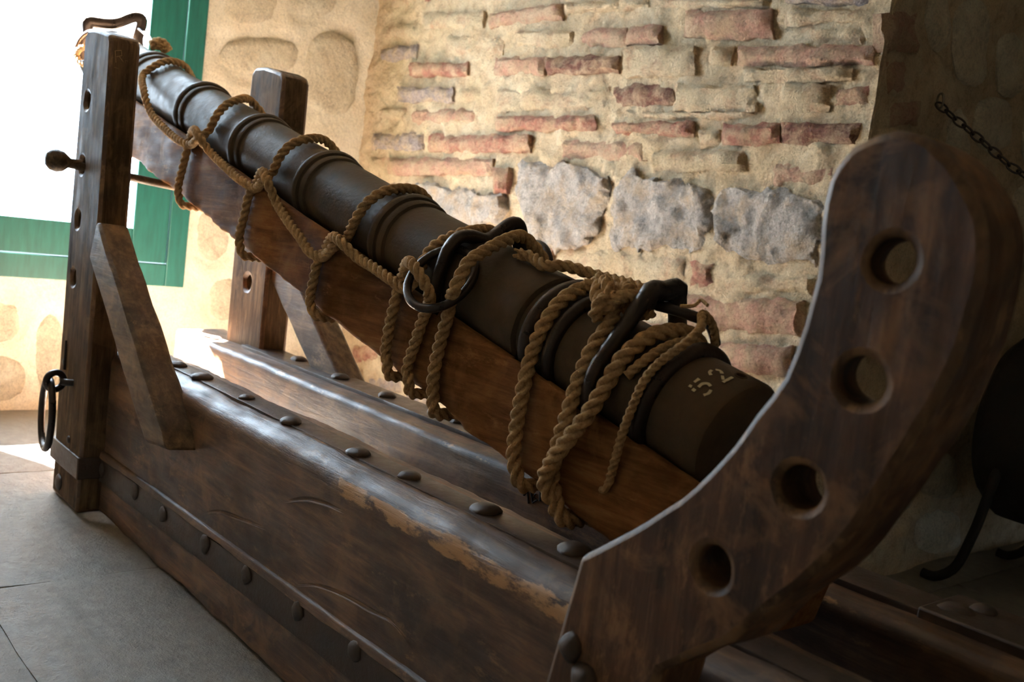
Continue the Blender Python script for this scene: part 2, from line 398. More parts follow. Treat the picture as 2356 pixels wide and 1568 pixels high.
def rough_grid(name, place, a0, a1, b0, b1, st, mat, hfun, keep=None, parent=None):
    na = int((a1-a0)/st); nb = int((b1-b0)/st); v = []; f = []
    for i in range(na+1):
        for j in range(nb+1):
            a = a0+(a1-a0)*i/na; b = b0+(b1-b0)*j/nb; v.append(place(a, b, hfun(a, b)))
    for i in range(na):
        for j in range(nb):
            if keep and not keep(a0+(a1-a0)*(i+.5)/na, b0+(b1-b0)*(j+.5)/nb): continue
            q = i*(nb+1)+j; f.append((q, q+nb+1, q+nb+2, q+1))
    return mk(name, v, f, mat, parent, None, True, sharp=180)
def piece(name, quad, place, mat, parent, prot, depth, rough, sd, cell=.028, inset=.012, oval=False, jit=.004):
    """a rough brick or stone: quad = 4 wall points (a,b) ccw; front face proud of the wall by prot"""
    nm_cell = name == 'brick'; ov = .42 if oval is True else float(oval); q = [V(p) for p in quad]; la = ((q[1]-q[0]).length+(q[2]-q[3]).length)/2; lb = ((q[3]-q[0]).length+(q[2]-q[1]).length)/2
    na = max(4, min(44, int(la/cell))); nb = max(4, min(24, int(lb/cell*1.3))); v = []; f = []
    for i in range(na+1):
        for j in range(nb+1):
            s, t = i/na, j/nb
            if oval:
                x, y = 2*s-1, 2*t-1; x, y = x*math.sqrt(1-y*y*ov), y*math.sqrt(1-x*x*ov); s, t = (x+1)/2, (y+1)/2
            p = (q[0]*(1-s)+q[1]*s)*(1-t)+(q[3]*(1-s)+q[2]*s)*t
            if ov and ov < .4: p = p+V((fbm(V((p.x*5, p.y*5, sd)), 2), fbm(V((p.x*5, p.y*5, sd+40)), 2)))*.035
            e = min(i, na-i, j, nb-j); P3 = V((p.x*7, p.y*7, sd)); n1 = fbm(P3, 4); n2 = fbm(P3*4, 3)
            n3 = noise.cell(V((p.x*16, p.y*22, sd)))
            h = prot+rough*(n1+(.5 if nm_cell else .22)*n2+(.25*n3 if nm_cell else 0))
            if e == 0: h -= inset+.006; p = p+V((fbm(P3*2.5, 3), fbm(P3*2.5+V((3, 1, 7)), 3)))*jit*2
            elif e == 1: h -= inset*.22; p = p+V((fbm(P3*3, 2), fbm(P3*3+V((3, 1, 7)), 2)))*jit
            v.append(place(p.x, p.y, h))
    n = len(v)
    for i in range(na):
        for j in range(nb): a = i*(nb+1)+j; f.append((a, a+nb+1, a+nb+2, a+1))
    rim = [i*(nb+1) for i in range(na+1)]+[na*(nb+1)+j for j in range(1, nb+1)]+[i*(nb+1)+nb for i in range(na-1, -1, -1)]+[j for j in range(nb-1, 0, -1)]
    rv = []
    for k in rim:
        i, j = divmod(k, nb+1); s, t = i/na, j/nb
        if oval: x, y = 2*s-1, 2*t-1; x, y = x*math.sqrt(1-y*y*ov), y*math.sqrt(1-x*x*ov); s, t = (x+1)/2, (y+1)/2
        p = (q[0]*(1-s)+q[1]*s)*(1-t)+(q[3]*(1-s)+q[2]*s)*t; v.append(place(p.x, p.y, -depth))
    for k in range(len(rim)): f.append((rim[k-1], rim[k], n+k, n+(k-1) % len(rim)))
    return mk(name, v, f, mat, parent, None, True, sharp=38)

# brick wall (right of the carriage), wall coordinates (x, z), h towards the room (-y)
pr = lambda a, b, h: V((a, YW-h, b))
def hr(a, b):
    e = min(a-XW, XJ-a)
    return .007+.016*fbm(V((a*3.2, b*4.5, 1.5)), 4)+.012*fbm(V((a*13, b*17, 4)), 5)
wall_right = struct(rough_grid('wall_right', pr, XW-.05, XJ+.012, -.03, ZC, .0105, 'mortar', hr))
BR = [(979,28,1118,68,'cream'),(1133,20,1300,56,'pink',-22),(1308,2,1495,28,'cream',-14),(879,52,963,88,'cream',-8),(879,106,963,143,'grey',-6),
 (1029,80,1158,126,'cream'),(1190,72,1330,110,'cream'),(1336,66,1445,108,'pink'),(947,146,1083,178,'red'),(1143,132,1261,175,'pink'),(1268,132,1430,172,'dark'),
 (926,203,1050,236,'grey'),(1056,203,1111,238,'cream'),(1147,203,1404,257,'cream'),(1414,193,1556,243,'dark'),(1560,196,1743,257,'cream'),
 (876,250,933,275,'cream'),(947,250,1101,286,'pink'),(1147,268,1376,302,'red'),(1414,280,1600,314,'red'),(861,307,979,346,'grey'),(993,311,1226,352,'red'),
 (1294,323,1493,368,'pink'),(858,361,894,390,'cream'),(901,364,1140,405,'pink'),(1143,388,1179,446,'red'),(1578,25,1782,90,'pink'),(1811,21,2014,60,'cream'),(1811,64,2005,100,'cream'),
 (1452,62,1530,105,'pink'),(1443,107,1607,178,'cream'),(1703,107,2014,153,'pink'),(1640,112,1690,150,'cream'),(1721,158,1971,188,'cream'),(1803,193,1920,257,'cream'),(1924,196,2007,250,'red'),
 (1668,286,1800,334,'red'),(1806,286,1985,332,'dark'),(1500,345,1721,393,'cream'),(1778,378,1935,428,'pink'),(1507,0,1775,21,'cream'),(1811,-6,2010,14,'grey'),
 (1440,256,1740,276,'cream'),(1612,300,1664,340,'cream'),
 (1285,577,1590,650,'cream',24),(1594,604,1650,660,'red'),(1200,570,1280,612,'pink'),(1668,630,1880,675,'cream',6),(1565,682,1855,765,'pink',16),(1648,792,1830,858,'pink',14),(1700,880,1830,955,'cream',10),
 (812,795,872,832,'red'),(880,815,960,850,'pink'),(850,862,930,905,'grey'),(940,885,1000,935,'grey'),(770,850,840,890,'cream')]
ST = [[(930,540),(1165,525),(1180,440),(950,420)], [(1225,575),(1370,560),(1432,395),(1180,372)], [(1400,560),(1635,590),(1655,430),(1425,396)], [(1640,575),(1895,622),(1910,446),(1648,420)]]
used = []
def wpt(px, py): p = ony(px, py, YW); return (p.x, p.z)
def place_piece(b, nm, mat, prot, rough, oval=False):
    tl = b[5] if len(b) > 5 else 0                       # how far the course drops (px) across the piece
    x0, y0, x1, y1 = b[:4] if nm != 'stone' else (0, 0, 0, 0)
    if nm == 'stone': q = [wpt(*p) for p in b]; x0 = None
    else: q = [wpt(x0, y1-tl/2), wpt(x1, y1+tl/2), wpt(x1, y0+tl/2), wpt(x0, y0-tl/2)]
    used.append((min(p[0] for p in q), max(p[0] for p in q), min(p[1] for p in q), max(p[1] for p in q)))
    piece(nm, q, pr, mat, wall_right, prot, .03, rough, random.uniform(0, 90), oval=oval, jit=.014 if nm == 'stone' else .006, cell=.022 if nm == 'brick' else .015)
for b in BR: place_piece(b, 'brick', b[4], random.uniform(.018, .042), .014)
for b in ST: place_piece(b, 'stone', 'stone', .034, .024, .24)
zc = .03
while zc < ZC-.08:                                        # the courses that the photograph hides or leaves out
    hh = random.uniform(.062, .085); x = XW+.08+random.uniform(0, .15)
    while x < XJ-.06:
        L = random.uniform(.24, .42); x1 = min(x+L, XJ-.01)
        if x1-x > .12 and not any(x < u[1]-.0 and x1 > u[0]+.0 and zc < u[3] and zc+hh > u[2] for u in used):
            piece('brick', [(x, zc), (x1, zc), (x1, zc+hh), (x, zc+hh)], pr, random.choice(['cream', 'cream', 'pink', 'red', 'grey']), wall_right, random.uniform(.014, .03), .03, .010, random.uniform(0, 90), cell=.04)
        x = x1+random.uniform(.02, .04)
    zc += hh+random.uniform(.028, .04)

# end of the brick pier: plastered return wall with stones, in the shade
pj = lambda a, b, h: V((XJ+h, a, b))
def pe(px0, py0, px1, py1):                              # box of a stone on the return wall -> quad
    g = lambda x, y: tuple(onx(x, y, XJ))[1:]
    return [g(px0, py1), g(px1, py1), g(px1, py0), g(px0, py0)]
JS = [(2200,-10,2285,200),(2300,75,2365,225),(2248,222,2335,352),(2140,-30,2195,120),(2190,255,2240,380),(2120,330,2200,470),(2330,420,2420,620),(2040,1060,2110,1180),(2120,1040,2210,1150),(2110,1175,2220,1275),(2250,560,2330,760),(2360,240,2440,400),(2380,20,2460,200)]
JQ = [pe(*s) for s in JS]
def recess(quads, d):
    E = []
    for q in quads:
        a = [p[0] for p in q]; b = [p[1] for p in q]; E.append(((min(a)+max(a))/2, (min(b)+max(b))/2, (max(a)-min(a))/2*1.08, (max(b)-min(b))/2*1.06))
    def f(a, b):
        k = 0
        for ca, cb, ra, rb in E:
            r = ((a-ca)/ra)**2+((b-cb)/rb)**2
            if r < 1.6: k = max(k, 1 if r < .9 else (1.6-r)/.7)
        return -d*k
    return f
rj = recess(JQ, .022)
wall_j = struct(rough_grid('wall_jamb', pj, YW-.022, YB+.05, -.03, ZC, .02, 'mortar', lambda a, b: .006+rj(a, b)+.010*fbm(V((a*3, b*3, 8)), 4)))
for q in JQ: piece('stone', q, pj, 'limestone', wall_j, .002, .05, .012, random.uniform(0, 90), oval=True, inset=.008)
for s in [(2030,30,2105,120),(2040,235,2110,290),(2036,140,2080,215)]:
    piece('brick', pe(*s), pj, 'pink', wall_j, .022, .03, .012, random.uniform(0, 90))

# window wall
WY0, WY1, WZ0, WZ1 = .36, 1.775, .555, 2.62
pf = lambda a, b, h: V((XW+h, a, b))
def fe(px0, py0, px1, py1):
    g = lambda x, y: tuple(onx(x, y, XW))[1:]
    return [g(px0, py1), g(px1, py1), g(px1, py0), g(px0, py0)]
FS = [(512,-60,640,55),(663,-70,778,38),(703,72,826,268),(508,86,692,172),(-60,690,48,790),(84,725,150,930),(-70,820,60,925),(455,480,530,600),(600,300,690,420),(480,640,560,740),(160,830,230,930),(250,700,330,800)]
FQ = [fe(*s) for s in FS]
rf_ = recess(FQ, .016)
wall_f = struct(rough_grid('wall_front', pf, YL, YW+.02, -.03, ZC, .02, 'plaster', lambda a, b: .004+rf_(a, b)+.010*fbm(V((a*2.5, b*2.5, 3)), 4),
    lambda a, b: not (WY0+.02 < a < WY1-.02 and WZ0+.02 < b < WZ1-.02)))
for q in FQ: piece('stone', q, pf, 'limestone', wall_f, .002, .06, .010, random.uniform(0, 90), oval=True, inset=.008)
# thickness of the window wall round the opening
for nm, (y0, y1, z0, z1) in {'a': (WY0-.25, WY0+.02, WZ0-.25, WZ1+.25), 'b': (WY1-.02, WY1+.25, WZ0-.25, WZ1+.25), 'c': (WY0+.02, WY1-.02, WZ0-.25, WZ0+.02), 'd': (WY0+.02, WY1-.02, WZ1-.02, WZ1+.25)}.items():
    box('reveal', XW-.22, XW-.035, y0, y1, z0, z1, 'plaster', wall_f)
# solid outer leaf so that no daylight leaks through the plaster sheet
for y0, y1, z0, z1 in ((YL-.1, WY0-.2, -.1, ZC), (WY1+.2, YW+.2, -.1, ZC), (WY0-.2, WY1+.2, -.1, WZ0-.2), (WY0-.2, WY1+.2, WZ1+.2, ZC)):
    box('wall_core', XW-.22, XW-.04, y0, y1, z0, z1, 'plaster', wall_f)
box('wall_core', XW-.1, XJ-.05, YW+.05, YW+.3, -.1, ZC, 'mortar', wall_right)
box('wall_core', XJ-.3, XJ-.06, YW+.3, YB+.1, -.1, ZC, 'mortar', wall_j)

# green window
win = struct(thing('window_1', (XW, WY0, WZ0), 'green painted wooden window with casement overlooking bright daylight', 'window'))
def member(nm, x0, x1, y0, y1, z0, z1): return box(nm, x0, x1, y0, y1, z0, z1, 'green', win, .004)
a0, a1 = XW-.035, XW+.028
member('frame_board', a0, a1, WY1-.088, WY1, WZ0, WZ1); member('frame_board', a0, a1, WY0, WY0+.088, WZ0, WZ1)
member('frame_board', a0, a1, WY0+.088, WY1-.088, WZ0, WZ0+.10); member('frame_board', a0, a1, WY0+.088, WY1-.088, WZ1-.10, WZ1)
s0, s1 = XW-.03, XW+.020
iy0, iy1, iz0, iz1 = WY0+.091, WY1-.091, WZ0+.103, WZ1-.103
sash = member('sash_stile', s0, s1, iy1-.155, iy1, iz0, iz1); member('sash_stile', s0, s1, iy0, iy0+.155, iz0, iz1)
member('sash_rail', s0, s1, iy0+.155, iy1-.155, iz0, iz0+.145); member('sash_rail', s0, s1, iy0+.155, iy1-.155, iz1-.145, iz1)
box('pane', XW-.012, XW-.008, iy0+.155, iy1-.155, iz0+.145, iz1-.145, 'glass', win)

# ------------------------------------------------------------------ gun carriage
car = thing('gun_carriage', (-2.0, 1.26, 0), 'heavy dark wooden gun carriage with iron straps, upright posts and curved quadrant board', 'gun carriage')
XF, XR = -3.20, .35
px_ = lambda s, a, b: V((s, a, b))
ptilt = lambda s, a, b: V((s, a, b+.026*(s+2.96)/1.5))
def wear_near(P, k):
    w = k*.30
    if P.y < 1.02 and .448 < P.z < .482 and -1.62 < P.x < -.8: w += .25
    return w
near = loft('side_beam', round_prof([(1.0, 0, .012), (1.163, 0, .012), (1.163, .50, .010), (1.052, .503, .008), (1.0, .485, .035)], 5, .022), px_, lin(XF, XR, .022), 'beam', car, amp=.0022, seed=2, wearfn=wear_near)
far = loft('side_beam', round_prof([(1.385, 0, .012), (1.572, 0, .012), (1.572, .505, .01), (1.385, .498, .022)], 5, .03), px_, lin(-3.44, XR, .03), 'beam', car, amp=.0022, seed=9)
BASE[near] = BASE[car]; BASE[far] = BASE[car]
# iron straps with bolt heads
loft('iron_strap', round_prof([(1.062, .499, 0), (1.126, .499, 0), (1.126, .5075, .003), (1.062, .5075, .003)], 2, .02), px_, lin(-3.15, XR, .03), 'strap', near, amp=.0012, seed=4)
loft('iron_strap', round_prof([(1.452, .50, 0), (1.552, .50, 0), (1.552, .511, .003), (1.452, .511, .003)], 2, .02), px_, lin(-3.05, XR, .03), 'strap', far, amp=.0012, seed=5)
loft('iron_strap', round_prof([(.9925, .096, .003), (1.002, .096, 0), (1.002, .168, 0), (.9925, .168, .003)], 2, .02), ptilt, lin(-2.96, XR, .03), 'strap', near, amp=.0012, seed=6)
loft('moulding', round_prof([(.988, .169, .004), (1.004, .169, 0), (1.004, .190, 0), (.992, .188, .006)], 3, .02), ptilt, lin(-2.96, XR, .03), 'beam', near, amp=.0014, seed=16)
for p in [(407,840),(465,868),(567,915),(670,970),(825,1042),(942,1095),(1117,1173),(1322,1266)]:
    bolt(onz(*p, .509), (0, 0, 1), random.uniform(.024, .030) if p[0] != 567 else .02, near)
for p in [(605,792),(688,827),(783,868),(890,910),(1005,948),(1057,968)]:
    bolt(onz(*p, .513), (0, 0, 1), random.uniform(.024, .030), far)
for p in [(235,1080),(310,1130),(375,1183),(472,1250),(567,1322),(685,1405),(815,1497),(950,1600)]:
    bolt(ony(*p, .991), (0, -1, 0), random.uniform(.019, .024), near, .8)
bolt(ony(335, 948, .998), (0, -1, 0), .027, near)
for x in (-.62, -.3): bolt((x, 1.50, .512), (0, 0, 1), .03, far)
box('rear_strap', -.655, .30, 1.445, 1.580, .497, .518, 'strap', far, .004)
bolt(onz(2262, 1405, .517), (0, 0, 1), .022, far)
for x in (-2.75, -.95, .2): box('cross_beam', x-.06, x+.06, 1.16, 1.39, .03, .16, 'beam', car, .006)
for L in ([(468,1178),(505,1176),(545,1190),(612,1214)], [(655,1151),(705,1147),(750,1158),(792,1176)], [(686,1343),(730,1345),(790,1368),(850,1402),(905,1432),(952,1492)]):
    P = cat_rom([ony(*q, .9985) for q in L], .01); n_ = len(P)
    cut(near, [tube_geo(P, lambda t: .0010+.0055*math.sin(math.pi*min(1, t*1.02)), 8)])
    v, f = tube_geo([p+V((0, .0005, -.0055)) for p in P], lambda t: .0006+.0020*math.sin(math.pi*min(1, t*1.02)), 8); mk('gouge_lip', v, f, 'beam', near, None)
# upright posts, their outline a little tapered, peg holes through them
HZ = [1.226, 1.049, .869, .691]
def post_outline():
    P = [(-2.957, 0), (-2.955, .5), (-2.966, 1.0), (-2.982, 1.39), (-2.998, 1.412), (-3.05, 1.424), (-3.13, 1.436), (-3.20, 1.438), (-3.224, 1.415), (-3.235, .9), (-3.225, .4), (-3.20, 0)]
    return P
npost = plate('post', post_outline(), [(-3.155, z, .026) for z in (1.226, 1.034, .869, .691)], lambda a, b, t: V((a, t, b)), .932, 1.019, 'post', car, .010, amp=.003)
fpost = plate('post', post_outline(), [(x, z, .026) for x, z in ((-3.10, 1.226), (-3.143, .990), (-3.10, .869), (-3.10, .716))], lambda a, b, t: V((a, t, b)), 1.476, 1.573, 'post', car, .012, amp=.003)
BASE[npost] = BASE[car]; BASE[fpost] = BASE[car]
# iron band round the foot of the near post
v, f = boxv(-3.232, -2.95, .925, 1.003, .105, .172); mk('iron_band', v, f, 'strap', npost, None, True, None, .004)
bolt(ony(136, 1108, .930), (0, -1, 0), .024, npost)
bolt(ony(148, 832, .930), (0, -1, 0), .012, npost); bolt(ony(158, 1010, .930), (0, -1, 0), .012, npost)
v, f = tube_geo(cat_rom([V((-3.17, .934, .49)), V((-3.165, .932, .46)), V((-3.16, .931, .40))], .01), .006, 8); mk('crack_shade_inlay', v, f, 'dirt_shade', npost, None)  # dark inlay laid on the post, the crack's shade painted into its colour
# eye bolt and hanging ring on the near post
eye = ony(140, 876, .905)
tube('eye_bolt', [V((eye.x+.03, .935, eye.z)), V((eye.x+.02, .915, eye.z)), V((eye.x+.01, .905, eye.z))], .011, 'iron', npost)
torus('eye_bolt', V((eye.x, .888, eye.z)), (1, .15, 0), .026, .0105, 'iron', npost)
torus('iron_ring', V((eye.x-.03, .880, eye.z-.108)), (.12, 1, 0), .098, .0105, 'iron', npost, 48, ell=1.1)
# diagonal braces
def brace(y0, y1, sd):
    A = [(-2.945, .875), (-2.327, .405), (-2.293, .362), (-2.44, .345), (-3.0, .765), (-2.965, .86)]
    D = []
    for i in range(len(A)):
        p, q = V(A[i]), V(A[(i+1) % len(A)]); k = max(1, int((q-p).length/.04))
        D += [tuple(p.lerp(q, j/k)) for j in range(k)]
    return plate('brace', D, [], lambda a, b, t: V((a, t, b)), y0, y1, M['brace'], car, .010, amp=.006)
M['brace'] = wood('brace_wood', (.06, .034, .018), (.16, .10, .052), (.46, .28, .13), 'X', .72, .45, 5, .50)
brace(.925, 1.012, 1); brace(1.495, 1.582, 2)
# letters scratched into the rear face of the near post
def scratch(P, parent, r=.0018):
    for ln in P:
        v, f = tube_geo([V(p) for p in ln], r, 5); mk('scratched_mark', v, f, 'scratch', parent, None)
def onpost(px, py): p = onx(px, py, -2.9685); p.x = -2.957-max(0, p.z-.5)*.0285+.0005; return p
g = lambda L: [onpost(x/3.1367, y/3.1367) for x, y in L]
scratch([g([(845, 450), (842, 365), (885, 362), (890, 400), (850, 408)]), g([(870, 405), (900, 448)]), g([(912, 455), (914, 435), (935, 440)]), g([(835, 485), (880, 500)]),
         g([(820, 545), (868, 555)]), g([(835, 595), (870, 610), (872, 575)]), g([(805, 630), (850, 650)]), g([(800, 790), (845, 800)]), g([(905, 830), (940, 840)])], npost)
# curved quadrant board at the breech end
Y0, Y1 = .900, .998
ql = [(1330,1275),(1450,1215),(1560,1150),(1660,1050),(1740,950),(1800,870),(1845,750),(1872,640),(1880,520),(1900,420),(1960,335),(2060,297),(2150,330),(2215,410),(2255,500),(2262,590),(2240,715),(2200,838),(2140,960),(2070,1070),(1990,1175),(1900,1291),(1767,1400),(1678,1478),(1585,1509),(1516,1545)]
qp = [(ony(*p, Y0).x, ony(*p, Y0).z) for p in ql]
pts3 = [V((a, b, 0)) for a, b in qp]
curve = cat_rom(pts3[1:], .022)
out = [(-.853, .598), (-.835, .612)]+[(p.x, p.y) for p in curve]+[(-.708, .44), (-.72, .30), (-.74, .03), (-.97, .03), (-.945, .2), (-.884, .409), (-.860, .55)]
qh = [(2052,595,.0240,-.034,.0),(1980,877,.0245,-.034,-.002),(1836,1122,.0245,-.012,0),(1640,1305,.0245,-.01,0)]
quad = plate('quadrant_board', out, [(ony(x, y, Y0).x, ony(x, y, Y0).z, r, dx, dz) for x, y, r, dx, dz in qh], lambda a, b, t: V((a, t, b)), Y0, Y1, 'quad', car, .009, 22, amp=.0045)
BASE[quad] = BASE[car]; quad['label'] = 'tall curved quadrant board with peg holes'
bolt(ony(1313, 1487, Y0-.001), (0, -1, 0), .020, quad, 1.2); bolt(ony(1345, 1566, Y0-.001), (0, -1, 0), .024, quad, 1.2)
# far beam marks: dark inlays, dirt and the cuts' shade put into the colour
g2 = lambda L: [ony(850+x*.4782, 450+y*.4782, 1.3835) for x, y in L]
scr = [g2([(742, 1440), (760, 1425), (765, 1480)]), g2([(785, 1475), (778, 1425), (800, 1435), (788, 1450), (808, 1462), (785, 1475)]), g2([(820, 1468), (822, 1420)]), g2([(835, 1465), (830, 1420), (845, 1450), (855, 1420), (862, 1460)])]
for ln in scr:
    v, f = tube_geo(ln, .0022, 5); mk('carved_mark_inlay', v, f, 'dirt_shade', far, None)

# ------------------------------------------------------------------ stock, pegs
U0 = -.0545; HT = .178
stk_prof = []
ym, yM = 1.165, 1.376
arc = [(YC+.0745*math.cos(t)*1.22, U0-.0375*math.sin(t)*1.05, 0) for t in [math.pi*k/8 for k in range(9)]]
stk = [(ym, U0-HT, .012), (yM, U0-HT, .012), (yM, U0, .008)]+arc+[(ym, U0, .008)]
FIT = [(.128, .021, .1150), (.366, .018, .1090), (.432, .019, .1110), (.240, .023, .1212), (.715, .023, .1238)]+[(q_, .040, .1047*(1-.02*(q_-.985))) for q_ in (.985, 1.378, 1.794, 2.236)]+[(2.72, .045, .1090)]
def clear(s):
    r = .0990 if -.02 < s < .50 else (.0975 if s < .7 else .0935)
    return max([r]+[q_[2] for q_ in FIT if abs(s-q_[0]) < q_[1]])
def in_stock(s, a, b):
    R = clear(s)+.0006; d = a-YC
    if b > U0-.08 and abs(d) < R: b = min(b, -math.sqrt(R*R-d*d))
    return cross(s, a, b)
ST_S = sorted(lin(-.17, 2.74, .022)+[q_[0]+k*(q_[1]+e) for q_ in FIT for k in (-1, 1) for e in (-.001, .001)])
stock = loft('gun_stock', round_prof(stk, 4, .025), in_stock, ST_S, 'stock', None, base=cross(1.2, YC, -.24), amp=.004, seed=12)
tag(stock, 'long reddish brown wooden stock tilted under the iron barrel between the beams', 'gun stock')
peg = thing('support_peg', (-3.155, .87, 1.02), 'dark iron peg with round knob pushed through the post under the stock', 'peg')
kp = [(0, .0), (.018, .002), (.030, .014), (.034, .032), (.030, .050), (.020, .062), (.0125, .072), (.0125, .10)]
v = []; f = []; NS = 20
for r_, t_ in kp:
    for k in range(NS): v.append(V((-3.155+r_*math.cos(2*math.pi*k/NS), .828+t_, 1.036+r_*math.sin(2*math.pi*k/NS))))
for i in range(len(kp)-1):
    for k in range(NS): f.append((i*NS+k, i*NS+(k+1) % NS, (i+1)*NS+(k+1) % NS, (i+1)*NS+k))
mk('knob', v, f, M['brace'], peg, None, True, sharp=60)
tube('shaft', [V((-3.155, .89, 1.0315)), V((-3.15, 1.165, 1.0085)), V((-3.143, 1.60, .9735))], .0128, M['brace'], peg, 12, .03)

# ------------------------------------------------------------------ cannon
can = thing('cannon_barrel', bar(1.2, -90, .09), 'long banded wrought iron cannon barrel with worn number 52 on the breech', 'cannon')
prof = [(0, 0), (0, .088), (.004, .096), (.012, .0995), (.10, .0975)]
def bead(s, r, w, side=1):
    return [(s-w, r-.014), (s-w*.8, r-.004), (s-w*.3, r), (s+w*.3, r), (s+w*.8, r-.004), (s+w, r-.014)]
prof += [(.16, .094), (.235, .093), (.345, .092), (.44, .091)]
prof += [(.452, .090), (.468, .090), (.472, .099), (.478, .1005), (.60, .097), (.80, .0935), (.93, .0915)]
for s in (.985, 1.378, 1.794, 2.236, 2.72):
    k = 1-.02*(s-.985) if s < 2.7 else 1.04
    prof += [(s-.055, .091*k), (s-.030, .0905*k), (s-.026, .0965*k), (s-.020, .0985*k), (s-.006, .0975*k), (s-.003, .094*k), (s+.001, .0955*k), (s+.004, .1015*k), (s+.012, .1045*k), (s+.022, .1045*k), (s+.029, .101*k), (s+.033, .0945*k), (s+.05, .0905*k), (s+.20, .0895*k)]+([(s+.31, .0895*k)] if s < 2.7 else [])
prof += [(3.02, .098), (3.20, .101), (3.25, .102), (3.26, .108), (3.36, .110), (3.37, .106), (3.37, .05), (3.0, .048), (2.98, 0)]
prof = sorted(prof[:-4], key=lambda q: q[0])+prof[-4:] if False else prof
v = []; f = []; NS = 56; rows = []
dense = []
for (s0_, r0), (s1_, r1) in zip(prof[:-1], prof[1:]):
    k = max(1, int(abs(s1_-s0_)/.03)); dense += [(s0_+(s1_-s0_)*j/k, r0+(r1-r0)*j/k) for j in range(k)]
dense.append(prof[-1])
for s, r in dense:
    for k in range(NS):
        a = 360*k/NS; p = bar(s, a, r); nn = 0 if r < .06 else .0016*fbm(p*7, 4)+.0008*fbm(p*34, 3)
        v.append(bar(s, a, max(r+nn, .0002)))
for i in range(len(dense)-1):
    for k in range(NS): f.append((i*NS+k, i*NS+(k+1) % NS, (i+1)*NS+(k+1) % NS, (i+1)*NS+k))
f.append(tuple(range(NS-1, -1, -1))); f.append(tuple((len(dense)-1)*NS+k for k in range(NS)))
tube_o = mk('tube', v, f, 'barrel', can, None, True, sharp=32); BASE[tube_o] = BASE[can]
for s_, R_, r_ in ((.128, .0985, .0165), (.366, .0955, .0135), (.432, .0965, .0145)):
    torus('iron_hoop', O-AX*s_, AX, R_, r_, 'iron', can, 56)
# touch hole near the painted number
cut(tube_o, [tube_geo([bar(.035, 84, .075), bar(.035, 84, .09), bar(.035, 84, .105)], .0085, 14)])
hp = [bar(.035+.0093*math.cos(t), 84+5.4*math.sin(t), .0997) for t in [2*math.pi*i/20 for i in range(20)]]
v, f = tube_geo(hp, .0014, 6, True); mk('touch_hole', v, f, 'barrel', tube_o, None)
# painted number: strokes (u to the right of the glyph, w up), laid on the iron
def glyph(strokes, ang0, s0_, wdeg, hgt):
    vv = []; ff = []
    for st in strokes:
        P = cat_rom([V((a, b, 0)) for a, b in st], .07)
        base_i = len(vv)
        for i, p in enumerate(P):
            t = (P[min(i+1, len(P)-1)]-P[max(i-1, 0)]).normalized(); nn = V((-t.y, t.x, 0))*.105*(.75+.25*noise.noise(p*5))
            for q in (p-nn, p+nn): vv.append(bar(s0_+q.y*hgt, ang0+q.x*wdeg, .1008))
        for i in range(len(P)-1): a = base_i+2*i; ff.append((a, a+1, a+3, a+2))
    mk('painted_digit', vv, ff, 'white_paint', tube_o, None)
glyph([[(.15, .95), (.30, .97)], [(.52, .96), (.85, .92)], [(.14, .78), (.13, .60)], [(.40, .62), (.68, .60), (.85, .42), (.80, .22)], [(.62, .06), (.38, .02), (.16, .14)]], 36.5, .036, 17, .036)
glyph([[(.14, .76), (.28, .95), (.50, .99)], [(.68, .92), (.80, .75), (.66, .52)], [(.52, .40), (.28, .16)], [(.12, .05), (.45, .04), (.84, .05)]], 58.5, .034, 17, .036)
# lifting irons: a hoop round the tube whose top is bent into a saddle with two ears, with a ring in each ear
def saddle(s, pn, pfar, R, rad, dip, fl=1.0):
    def onplane(px, py):
        ctr = O-AX*s; d = V(ray(px, py)); t = (ctr-V(CAMP)).dot(AX)/d.dot(AX); q = V(CAMP)+d*t-ctr; return q.y, q.dot(UP)
    (ya, ua), (yb, ub) = onplane(*pn), onplane(*pfar)
    P = [cross(s, YC-R*math.cos(math.radians(t)), R*math.sin(math.radians(t))) for t in (14, 0, -20, -45, -70, -90, -110, -135, -160, -180, -194)]
    na_, nb_ = math.hypot(ya, ua), math.hypot(yb, ub); aa, ab = math.atan2(ua, -ya), math.atan2(ub, yb)
    la_, lb_ = min(na_, R+.012), min(nb_, R+.010)
    lo = cross(s, YC-la_*math.cos(aa*.72), la_*math.sin(aa*.72)); la = cross(s, YC+ya, ua); lb = cross(s, YC+ya*.72, ua*1.0+.004)
    md = cross(s, YC+(ya+yb)/2, (ua+ub)/2-dip); rb = cross(s, YC+yb*.72, ub+.004); ra = cross(s, YC+yb, ub); ro = cross(s, YC+lb_*math.cos(ab*.72), lb_*math.sin(ab*.72))
    h = tube('lifting_iron', [lo, la, lb, md, rb, ra, ro]+P[::-1], rad, 'iron', can, 12, .008, True, flat=fl)
    return ya, ua, yb, ub
ya, ua, yb, ub = saddle(.715, (1058, 545), (1190, 519), .110, .0135, .018, 1.35)
rt = bar(.715, 39, .1055); rd = (AX*.028-V((0, .042, 0))-UP*.056).normalized(); rn = V((.28, -1, .42)); rn = rn-rd*rn.dot(rd)      # hangs through the near ear
torus('lifting_ring', rt+rd*.074, rn, .074, .0088, 'iron', can, 48)
torus('lifting_ring', cross(.72, 1.405, .03), (.1, 1, -.1), .064, .0088, 'iron', can, 40)
saddle(3.22, (203, 50), (326, 45), .1085, .0140, .010, 1.5)
torus('lifting_ring', cross(3.12, 1.145, .03), (.35, -1, .3), .062, .0085, 'iron', can, 40)
tube('lifting_ring', [ony(306, 62, 1.345), ony(322, 68, 1.35), ony(340, 84, 1.35), ony(350, 98, 1.34), ony(352, 112, 1.32)], .008, 'iron', can)
